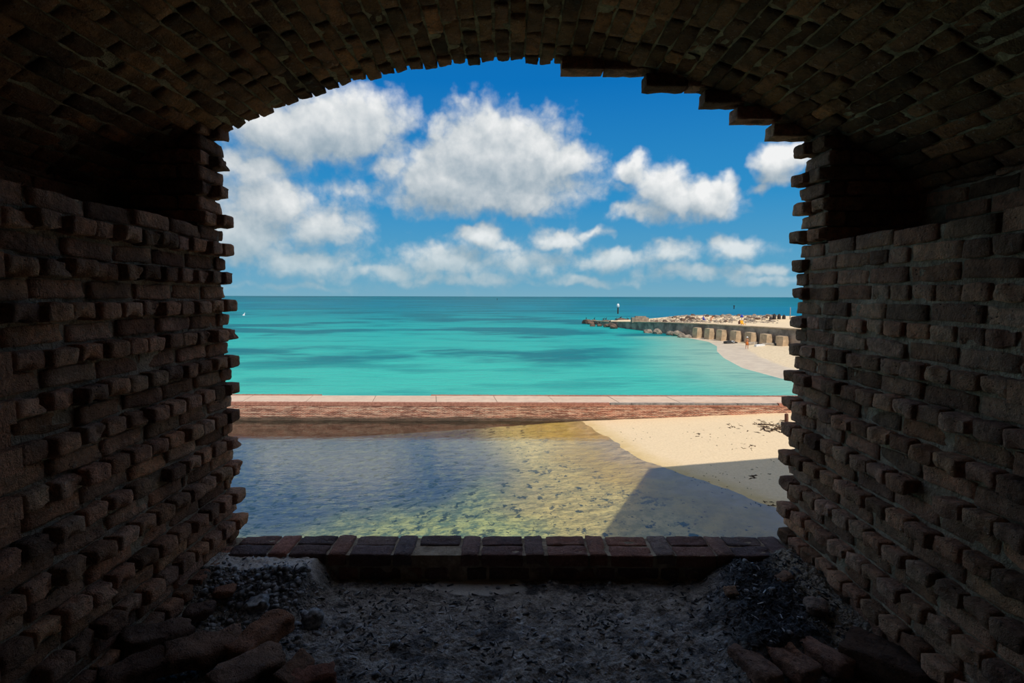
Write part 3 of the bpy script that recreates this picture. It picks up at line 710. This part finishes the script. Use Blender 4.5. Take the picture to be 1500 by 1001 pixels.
me = bpy.data.meshes.new('pier_wall'); me.from_pydata(v, [], f); fixn(me); link('pier_wall', me, 'pier_concrete', pier)
v2 = []; f2 = []
for (x, y, z) in PL: v2 += [(x-PO.x-.12, y-PO.y, z-.02), (x-PO.x-.12, y-PO.y, z+.16), (x-PO.x+1.7, y-PO.y+.4, z+.16), (x-PO.x+1.7, y-PO.y+.4, z-.02)]
me = bpy.data.meshes.new('coping'); me.from_pydata(v2, [], f); fixn(me); link('coping', me, 'buttress', pier)
def wall_pt(px):
    k = (px-750)/750/0.996
    for (a, b) in zip(PL, PL[1:]):
        fa = a[0]-k*a[1]; fb = b[0]-k*b[1]
        if fa <= 0 <= fb: 
            t_ = -fa/(fb-fa); return Vector((a[0]+(b[0]-a[0])*t_, a[1]+(b[1]-a[1])*t_, a[2]+(b[2]-a[2])*t_))
wd = Vector((46.0-31, 81.4-136, 0)).normalized(); wn = Vector((wd.y, -wd.x, 0))     # along the wall, out of the wall
if wn.x > 0: wn = -wn
for px, h in ((1027, .72), (1045, .72), (1063, .70), (1084, .70), (1106, .68), (1129, .66), (1153, .62)):
    p = wall_pt(px); zt = p.z*h+.1; wdt = 1.6
    prof = [(-0.1, -1.0), (1.75, -1.0), (1.65, 0.4), (1.55, zt), (0.65, zt+0.04)]
    vv = []
    for s_ in (-1, 1):
        for (dd, zz) in prof: vv.append(tuple(p-PO+wn*dd+wd*(s_*wdt/2)+Vector((0, 0, zz-p.z))))
    n = 5; ff = [tuple(range(n)), tuple(range(2*n-1, n-1, -1))]+[((i+1) % n, i, n+i, n+(i+1) % n) for i in range(n)]
    me = bpy.data.meshes.new('buttress'); me.from_pydata(vv, [], ff); fixn(me); link('buttress', me, 'buttress', pier)
# ground behind the pier wall
def plat_z(x, y):
    zz = 3.15-0.022*max(0, y-85)
    zz += 1.3*sstep(y+0.28*(x-60), 130, 146)*sstep(x, 42, 52)*sstep(x, 96, 80)
    return max(0.3, zz)+0.12*noise.fractal(Vector((x*.25, y*.25, 7)), 1, 2, 4)
def wx(y):
    for a, b in zip(PL, PL[1:]):
        if b[1] <= y <= a[1]: return a[0]+(b[0]-a[0])*(a[1]-y)/(a[1]-b[1])
    return PL[0][0]
rows = lin(60, 160, 2.0); v = []; f = []; NXP = 40
for y in rows:
    xl = wx(y)+0.8; xr = max(xl+2.0, 118 if y < 140 else 118-(y-140)*4.3)
    for i in range(NXP+1):
        x = xl+(xr-xl)*(i/NXP)**1.5
        edge = min(1.0, i/2.0)
        pz = [a_[2]+(b_[2]-a_[2])*(a_[1]-y)/(a_[1]-b_[1]) for a_, b_ in zip(PL, PL[1:]) if b_[1] <= y <= a_[1]][0]
        zz = plat_z(x, y); zz = pz+(zz-pz)*sstep(x-xl, 0, 14)
        if i == NXP: zz = -0.5
        v.append((x, y, zz+0.02))
for j in range(len(rows)-1):
    for i in range(NXP): a_ = j*(NXP+1)+i; f.append((a_, a_+1, a_+NXP+2, a_+NXP+1))
b = len(v); last = (len(rows)-1)*(NXP+1)
for i in range(NXP+1): v.append((v[last+i][0], v[last+i][1]+1.5, -0.5))
for i in range(NXP): f.append((last+i, last+i+1, b+i+1, b+i))
me = bpy.data.meshes.new('pier_ground'); me.from_pydata(v, [], f); me.shade_smooth()
a_ = me.attributes.new('shore', 'FLOAT', 'POINT'); a_.data.foreach_set('value', [20.0]*len(v))
tag(link('pier_ground', me, 'sand'), 'bare sandy ground on top of the old pier', None, None, 'structure')
def ground_z(x, y):
    pz = [a_[2]+(b_[2]-a_[2])*(a_[1]-y)/(a_[1]-b_[1]) for a_, b_ in zip(PL, PL[1:]) if b_[1] <= y <= a_[1]]
    if not pz: return 0.3
    return pz[0]+(plat_z(x, y)-pz[0])*sstep(x-wx(y)-.8, 0, 14)+.02

# rocks
def rock_mesh(seed, mat):
    bm = bmesh.new(); bmesh.ops.create_icosphere(bm, subdivisions=2, radius=1.0); o_ = Vector((seed*3.7, seed*1.9, seed))
    for v_ in bm.verts:
        p = v_.co.copy(); v_.co = p*(1+0.35*noise.noise(p*1.3+o_)+0.15*noise.noise(p*3.1+o_)); v_.co.z *= .8
    me = bpy.data.meshes.new('rock_shape'); bm.to_mesh(me); bm.free(); me.materials.append(M[mat]); return me
RD = [rock_mesh(i, 'stone_dark') for i in range(4)]; RL = [rock_mesh(i+10, 'stone') for i in range(4)]
PERCH = []
def rock(me, p, s, label, group):
    o = link('rock', me); o.location = p; o.scale = (s*random.uniform(.85, 1.25), s*random.uniform(.8, 1.1), s*random.uniform(.75, 1.0)); o.rotation_euler = (random.uniform(-.3, .3), random.uniform(-.3, .3), random.uniform(0, 6.3))
    tag(o, label, 'rock', group); return o
for px, py, s in ((861, 473, 1.8), (866, 474, 1.3), (870, 473, 1.5), (868, 477, .8), (878, 477, .7)):
    PERCH.append(rock(random.choice(RD), unz(px, py, 0.2), s, 'dark brown boulder in the cluster off the pier tip', 'boulders off the pier tip'))
for px, py, s in ((881, 474, 1.3), (886, 473, 1.6), (891, 474, 1.3), (896, 477, 1.4), (899, 479, 1.1), (902, 473, 1.4), (908, 472, 1.7), (913, 472, 1.8), (918, 473, 1.4), (888, 477, .8)):
    PERCH.append(rock(random.choice(RD), unz(px, py, 0.4), s, 'dark boulder on the low outer end of the pier', 'boulders on the pier end'))
for px, py, s in ((949, 486, 1.0), (963, 487, 1.2), (968, 484, 1.1), (982, 489, 1.1), (994, 490, 1.2), (1000, 486, 1.1), (998, 492, .9), (1004, 489, .8)):
    rock(random.choice(RL), unz(px, py, 0.25), s, 'tan boulder at the waterline below the pier wall', 'boulders below the pier wall')
o = link('flat_rock', rock_mesh(33, 'stone')); o.location = unz(1009, 493, 0.15); o.scale = (2.0, 1.0, .55); tag(o, 'long flat grey rock at the waterline before the first buttress', 'rock')
for i in range(70):
    px = random.uniform(925, 1135); x_ = (px-750)/750
    y = random.uniform(128, 150) if px > 985 else random.uniform(118, 134)
    x = x_*y
    if x < wx(min(y, 158))+2: continue
    dk_ = random.random() > .6
    rock(random.choice(RD if dk_ else RL), Vector((x, y, ground_z(x, y)+.12)), random.uniform(.35, .8), ('dark brown' if dk_ else 'pale tan')+' rubble stone heaped along the far side of the pier', ('dark' if dk_ else 'pale')+' rubble on the pier')
v = []; f = []
for i in range(1500):                                 # fine rubble between the stones
    y = random.uniform(120, 156); x = random.uniform(.24, .52)*y
    if x < wx(y)+1.5 or (y < 130 and random.random() < .6): continue
    s_ = random.uniform(.08, .3); b = len(v); z = ground_z(x, y)
    v += [(x+p.x*s_*1.3, y+p.y*s_, z+p.z*s_*.8) for p in ICO[0]]; f += [tuple(b+i_ for i_ in q) for q in ICO[1]]
me = bpy.data.meshes.new('fine_rubble'); me.from_pydata(v, [], f); tag(link('fine_rubble', me, 'stone'), 'fine rubble scattered along the far side of the pier', 'rubble', None, 'stuff')
p = unz(937, 471, 2.0); p.z = 2.2; o = link('stone_block', boxes_mesh('stone_block', [(-2.2, 2.2, -.8, .8, -.4, .9), (-1.2, 1.5, -.7, .7, .9, 1.25)]), 'stone'); o.location = p; tag(o, 'pale ruined masonry stub on the pier', 'ruin')

# ------------------------------------------------------------------ markers, pilings, birds, driftwood
def lathe(name, prof, n=12):
    v = []; f = []
    for r, z in prof:
        for i in range(n): v.append((r*math.cos(2*math.pi*i/n), r*math.sin(2*math.pi*i/n), z))
    for j in range(len(prof)-1):
        for i in range(n): f.append((j*n+i, j*n+(i+1) % n, (j+1)*n+(i+1) % n, (j+1)*n+i))
    f += [tuple(range(n-1, -1, -1)), tuple((len(prof)-1)*n+i for i in range(n))]
    me = bpy.data.meshes.new(name); me.from_pydata(v, [], f); me.shade_smooth(); return me
def ring(name, R_, r_, n=14, k=6):
    v = [((R_+r_*math.cos(2*math.pi*j/k))*math.cos(2*math.pi*i/n), (R_+r_*math.cos(2*math.pi*j/k))*math.sin(2*math.pi*i/n), r_*math.sin(2*math.pi*j/k)) for i in range(n) for j in range(k)]
    f = [(i*k+j, ((i+1) % n)*k+j, ((i+1) % n)*k+(j+1) % k, i*k+(j+1) % k) for i in range(n) for j in range(k)]
    me = bpy.data.meshes.new(name); me.from_pydata(v, [], f); me.shade_smooth(); return me
def marker(px, py, post_h, w, label, board):
    p = unz(px, py, 0); o = empty('channel_marker', p); tag(o, label, 'marker')
    link('post', lathe('post', [(w, -2), (w*.95, 0), (w*.9, post_h)]), 'dark_wood', o)
    if board: link('marker_board', lathe('marker_board', [(w*1.0, post_h), (w*1.8, post_h+.4), (w*1.8, post_h+1.3), (w*1.2, post_h+1.8), (w*.4, post_h+2.0)]), 'white_paint', o)
    else: link('cross_arm', boxes_mesh('cross_arm', [(-w*1.6, w*1.6, -w, w, post_h-.6, post_h-.2)]), 'dark_wood', o)
marker(905, 459.5, 3.1, .38, 'dark post with a white top standing in the sea beyond the pier', True)
marker(1075, 452, 2.6, .35, 'thin dark distant post with a cross arm in the sea', False)
marker(728, 440, 4, .5, 'faint dark post out near the horizon', False)
o = link('buoy', lathe('buoy', [(.05, -.3), (.5, -.2), (.55, .1), (.3, .5), (.12, .9), (.12, 1.3)]), 'white_paint'); o.location = unz(357, 463.5, 0); o.rotation_euler = (0, .4, 0); tag(o, 'small white buoy floating alone in the sea', 'buoy')
for px, h in ((1129, .5), (1134, 1.3), (1141, 1.2), (1148, .9)):
    y = 135.0; x = (px-750)/750*y; z = ground_z(x, y)
    o = link('piling', lathe('piling', [(.45, -.8), (.42, h*.7), (.32, h), (.1, h+.2)])); o.data.materials.append(M['dark_wood']); o.location = (x, y, z); tag(o, 'dark stubby piling on the far shore of the pier', 'piling', 'pilings on the far shore')
y = 134.0; x = (1157-750)/750*y; o = link('mast', lathe('mast', [(.12, -.5), (.09, 2.6), (.03, 3.2)], 8), 'wood_grey'); o.location = (x, y, ground_z(x, y)); tag(o, 'thin pale pole beside the dark pilings', 'pole')
def bird_mesh():
    bm = bmesh.new()
    for c, r, s_ in (((0, 0, .18), .16, (1.5, .8, .8)), ((.2, 0, .36), .085, (1, 1, 1)), ((-.28, 0, .13), .07, (2.2, .7, .4)), ((.31, 0, .35), .03, (2.2, .6, .6))):
        bmesh.ops.create_icosphere(bm, subdivisions=1, radius=r, matrix=Matrix.Translation(c) @ Matrix.Diagonal((*s_, 1)))
    for yy in (-.05, .05): bmesh.ops.create_cone(bm, segments=5, radius1=.015, radius2=.015, depth=.12, cap_ends=True, matrix=Matrix.Translation((0, yy, .04)))
    me = bpy.data.meshes.new('seabird'); bm.to_mesh(me); bm.free(); me.materials.append(M['dark_wood']); me.shade_smooth(); return me
BM = bird_mesh()
bpy.context.view_layer.update()
for i in (0, 2, 5, 6, 8, 10, 12, 13):
    r_ = PERCH[i]; topv = max((r_.matrix_world @ v_.co for v_ in r_.data.vertices), key=lambda c: c.z)
    o = link('seabird', BM); o.location = topv-Vector((0, 0, .04)); o.scale = (1.2, 1.2, 1.6); o.rotation_euler = (0, 0, random.uniform(0, 6))
    if i < 5: tag(o, 'dark seabird perched on the boulder cluster off the pier tip', 'bird', 'seabirds off the pier tip')
    else: tag(o, 'dark seabird perched on a boulder of the low pier end', 'bird', 'seabirds on the pier end')
q = uny(985, 461, 148); o = link('seabird', BM); o.location = (q.x, q.y, ground_z(q.x, q.y)-.02); o.scale = (1.3, 1.3, 1.7); tag(o, 'dark seabird standing alone on top of the rubble ridge', 'bird')
def beam(name, p, L, w, h, rz, mat, label, tilt=0.0, cat='driftwood', group=None):
    bm = bmesh.new(); bmesh.ops.create_cube(bm, size=1)
    bmesh.ops.subdivide_edges(bm, edges=bm.edges[:], cuts=2, use_grid_fill=True)
    for v_ in bm.verts:
        c = v_.co; taper = 1-0.25*abs(c.x); v_.co = Vector((c.x*L, c.y*w*taper+.06*L*math.sin(c.x*2.5), c.z*h*taper))+noise.noise_vector(c*2+Vector(p))*.05*L*.3
    me = bpy.data.meshes.new(name); bm.to_mesh(me); bm.free(); o = link(name, me, mat); o.location = p; o.rotation_euler = (0, tilt, rz); tag(o, label, cat, group)
def bz(x, y): return out_z(x, y, shore_d(x, y, OUT))
def on_beach(px, py):
    p = unz(px, py, .6)
    for _ in range(4): p = unz(px, py, bz(p.x, p.y))
    return p
for px, py, L, w, h, rz, mat, lab in ((1104, 504, 2.6, .5, .5, .3, 'wood_grey', 'thick grey driftwood log at the foot of the buttresses'),
        (1113, 506.5, 2.2, .5, .35, .35, 'white_paint', 'short whitish board lying on the sand'),
        (1128, 504.5, 3.2, .4, .35, .05, 'wood_grey', 'long grey plank under the tall buttresses'),
        (1146, 505, 2.6, .4, .4, 0, 'dark_wood', 'dark plank against the pier foot'),
        (1168, 498, 3.5, 1.5, .9, .1, 'stone', 'pale sandy boulder bank against the pier wall')):
    p = on_beach(px, py); beam('driftwood' if 'boulder' not in lab else 'sand_bank', (p.x, p.y, p.z+h*.4), L, w, h, rz, mat, lab, 0, 'driftwood' if 'boulder' not in lab else 'rock')
p = on_beach(1071, 502.3)
e = empty('gear_heap', p); tag(e, 'black heap of gear with white straps at the waterline', 'gear')
link('bag', rock_mesh(41, 'dark_wood'), None, e).scale = (1.1, .6, .6)
q = link('strap', ring('strap', .30, .05), 'white_paint', e); q.location = (.2, -.35, .35); q.rotation_euler = (.5, .2, 0); q.scale = (.8, .8, .8)
q = link('bag_flap', rock_mesh(42, 'dark_wood'), None, e); q.scale = (.5, .5, .45); q.location = (-.9, 0, .1)

# wrack and driftwood on the moat beach
def moat_at(px, py):
    p = unz(px, py, .4)
    for _ in range(4): p = unz(px, py, moat_z(p.x, p.y, shore_d(p.x, p.y, SHORE)))
    return p
v = []; f = []
def flake(px, py, s_):
    p = moat_at(px, py); b = len(v); r_ = Matrix.Rotation(random.uniform(0, 6.3), 3, 'Z')
    L = s_*random.uniform(.5, 1.6); w_ = s_*random.uniform(.12, .35)
    for (a_, c_, z_) in ((-L, -w_, 0), (L, -w_*.4, 0), (L*.8, w_, 0), (-L*.7, w_*.8, 0), (0, 0, w_*1.2)): v.append(tuple(p+r_ @ Vector((a_, c_, z_+.005))))
    f.extend([(b, b+1, b+4), (b+1, b+2, b+4), (b+2, b+3, b+4), (b+3, b, b+4)])
for cx, cy, sx2, sy2, n, s_ in ((1130, 628, 22, 4, 55, .16), (1115, 621, 15, 4, 20, .12), (1075, 625, 14, 3, 10, .12), (1145, 622, 8, 6, 25, .15), (1098, 655, 10, 4, 10, .10), (1025, 637, 4, 3, 5, .1), (1070, 640, 60, 18, 40, .06), (1103, 698, 4, 3, 8, .14), (1120, 738, 20, 5, 14, .08), (1050, 705, 60, 25, 35, .05), (930, 640, 30, 14, 12, .05), (1120, 690, 20, 15, 10, .07)):
    for i in range(n): flake(random.gauss(cx, sx2*.6), random.gauss(cy, sy2*.6), s_)
me = bpy.data.meshes.new('seaweed_wrack'); me.from_pydata(v, [], f); tag(link('seaweed_wrack', me, 'weed'), 'dry brown seaweed wrack scattered on the moat beach', 'seaweed', None, 'stuff')
p = moat_at(1152, 622); beam('driftwood_post', (p.x, p.y, p.z+.3), .9, .16, .16, .4, 'red_rust', 'short rust-brown stump standing up from the wrack', 1.35, 'driftwood')
for px, py, L, rz, lab in ((1140, 627, 1.3, .5, 'bent dark branch lying in the wrack beside the stump'), (1122, 622, .9, -.4, 'thin dark stick lying below the moat wall in the wrack')):
    p = moat_at(px, py); beam('driftwood_branch', (p.x, p.y, p.z+.04), L, .07, .07, rz, 'weed', lab)

# ------------------------------------------------------------------ people
def person(name, loc, rz, pose, skin, label, hat=None, shorts=None, s=1.0):
    J = {'pelvis': (0, 0, .95), 'chest': (0, .02, 1.32), 'neck': (0, .02, 1.50), 'head0': (0, .0, 1.60), 'head1': (0, 0, 1.74)}
    for sd, k in ((-1, 'l'), (1, 'r')):
        J.update({k+'sh': (sd*.19, .02, 1.42), k+'el': (sd*.27, .05, 1.14), k+'wr': (sd*.26, -.06, .90), k+'ha': (sd*.25, -.09, .80),
                  k+'hip': (sd*.10, 0, .90), k+'kn': (sd*.12, -.03, .50), k+'an': (sd*.12, .03, .08), k+'to': (sd*.13, -.12, .03)})
    if pose == 'sit':
        for k in J: J[k] = (J[k][0], J[k][1], J[k][2]-.75)
        for sd, k in ((-1, 'l'), (1, 'r')): J.update({k+'kn': (sd*.15, -.42, .42), k+'an': (sd*.14, -.70, .07), k+'to': (sd*.14, -.86, .06), k+'el': (sd*.27, -.12, .42), k+'wr': (sd*.17, -.36, .40), k+'ha': (sd*.14, -.42, .42)})
    if pose == 'bend':
        J.update({'chest': (0, -.28, 1.18), 'neck': (0, -.42, 1.24), 'head0': (0, -.50, 1.25), 'head1': (0, -.60, 1.30)})
        for sd, k in ((-1, 'l'), (1, 'r')): J.update({k+'sh': (sd*.19, -.34, 1.20), k+'el': (sd*.22, -.42, .92), k+'wr': (sd*.16, -.52, .70), k+'ha': (sd*.15, -.55, .62)})
    if pose == 'wade': J.update({'lkn': (-.13, -.10, .50), 'lan': (-.14, -.05, .08), 'lto': (-.15, -.20, .03), 'ran': (.13, .12, .08), 'rto': (.14, -.02, .03), 'relb': J['rel'] if 'rel' in J else J['pelvis'], 'lwr': (-.12, -.18, 1.08), 'lha': (-.06, -.22, 1.12)}); J.pop('relb')
    Rr = {'pelvis': .145, 'chest': .155, 'neck': .06, 'head0': .085, 'head1': .095}
    for k in 'lr': Rr.update({k+'sh': .065, k+'el': .045, k+'wr': .035, k+'ha': .04, k+'hip': .10, k+'kn': .065, k+'an': .045, k+'to': .04})
    names = list(J); ix = {k: i for i, k in enumerate(names)}
    E_ = [('pelvis', 'chest'), ('chest', 'neck'), ('neck', 'head0'), ('head0', 'head1')]
    for k in 'lr': E_ += [('chest', k+'sh'), (k+'sh', k+'el'), (k+'el', k+'wr'), (k+'wr', k+'ha'), ('pelvis', k+'hip'), (k+'hip', k+'kn'), (k+'kn', k+'an'), (k+'an', k+'to')]
    me = bpy.data.meshes.new('body'); me.from_pydata([J[k] for k in names], [(ix[a], ix[b]) for a, b in E_], [])
    root = empty(name, loc, rz); root.scale = (s, s, s); tag(root, label, 'person')
    body = link('body', me, skin, root); md = body.modifiers.new('skin', 'SKIN')
    for k in names: me.skin_vertices[0].data[ix[k]].radius = (Rr[k], Rr[k]*(.75 if k in ('pelvis', 'chest') else 1)); me.skin_vertices[0].data[ix[k]].use_root = (k == 'pelvis')
    md.use_smooth_shade = True; body.modifiers.new('sub', 'SUBSURF').levels = 1
    if shorts: 
        g_ = lathe('shorts', [(.20, -.32), (.19, -.1), (.17, .1), (.165, .14)], 14); o_ = link('shorts', g_, shorts, root); o_.location = J['pelvis']; o_.scale = (1.05, .85, 1)
    if hat:
        h_ = lathe('hat', [(.16, 0), (.165, .02), (.115, .035), (.11, .09), (.05, .13)], 14); o_ = link('hat', h_, hat, root); o_.location = Vector(J['head1'])+Vector((0, 0, .01))
    return root
p = on_beach(1094, 510.5); person('person', p, 2.6, 'wade', 'skin', 'bare-chested person in a pale hat and orange shorts walking on the wet sand', 'white_paint', 'orange_cloth', 1.05)
def on_pier(px, py):
    p = unz(px, py, 3.0)
    for _ in range(5): p = unz(px, py, ground_z(p.x, p.y))
    return p
p = on_pier(1041.5, 470); person('person', p, 1.0, 'bend', 'orange_cloth', 'person in orange bending over on the pier rubble', None, None, .95)
p = on_pier(1030, 469.5); person('person', p, .4, 'sit', 'blue_cloth', 'person in blue sitting on the pier', None, 'blue_cloth', 1.3)
p = on_pier(1083, 474.5); person('person', p, -.5, 'sit', 'red_rust', 'person in dark clothes sitting beside the yellow beach chair', None, None, 1.0)
p = on_pier(1088.5, 475.5); e = empty('beach_chair', p, .4); e.scale = (.62, .62, .62); tag(e, 'yellow beach chair under a small blue parasol on the pier', 'chair')
link('seat', boxes_mesh('seat', [(-.6, .6, -.55, .45, .32, .45)]), 'yellow_plastic', e)
q = link('backrest', boxes_mesh('backrest', [(-.6, .6, -.06, .06, 0, 1.1)]), 'yellow_plastic', e); q.location = (0, .45, .4); q.rotation_euler = (-.25, 0, 0)
for a_ in (-.5, .5):
    for b_ in (-.48, .38): link('leg', boxes_mesh('leg', [(a_-.05, a_+.05, b_-.05, b_+.05, 0, .33)]), 'yellow_plastic', e)
p2 = p+Vector((.1, 1.0, 0)); e = empty('parasol', p2); tag(e, 'small half-furled blue parasol behind the yellow beach chair', 'parasol')
link('pole', lathe('pole', [(.05, -.2), (.05, 2.1)], 8), 'wood_grey', e); link('canopy', lathe('canopy', [(.38, 1.5), (.27, 1.75), (.10, 2.0), (.03, 2.1)], 8), 'blue_cloth', e)
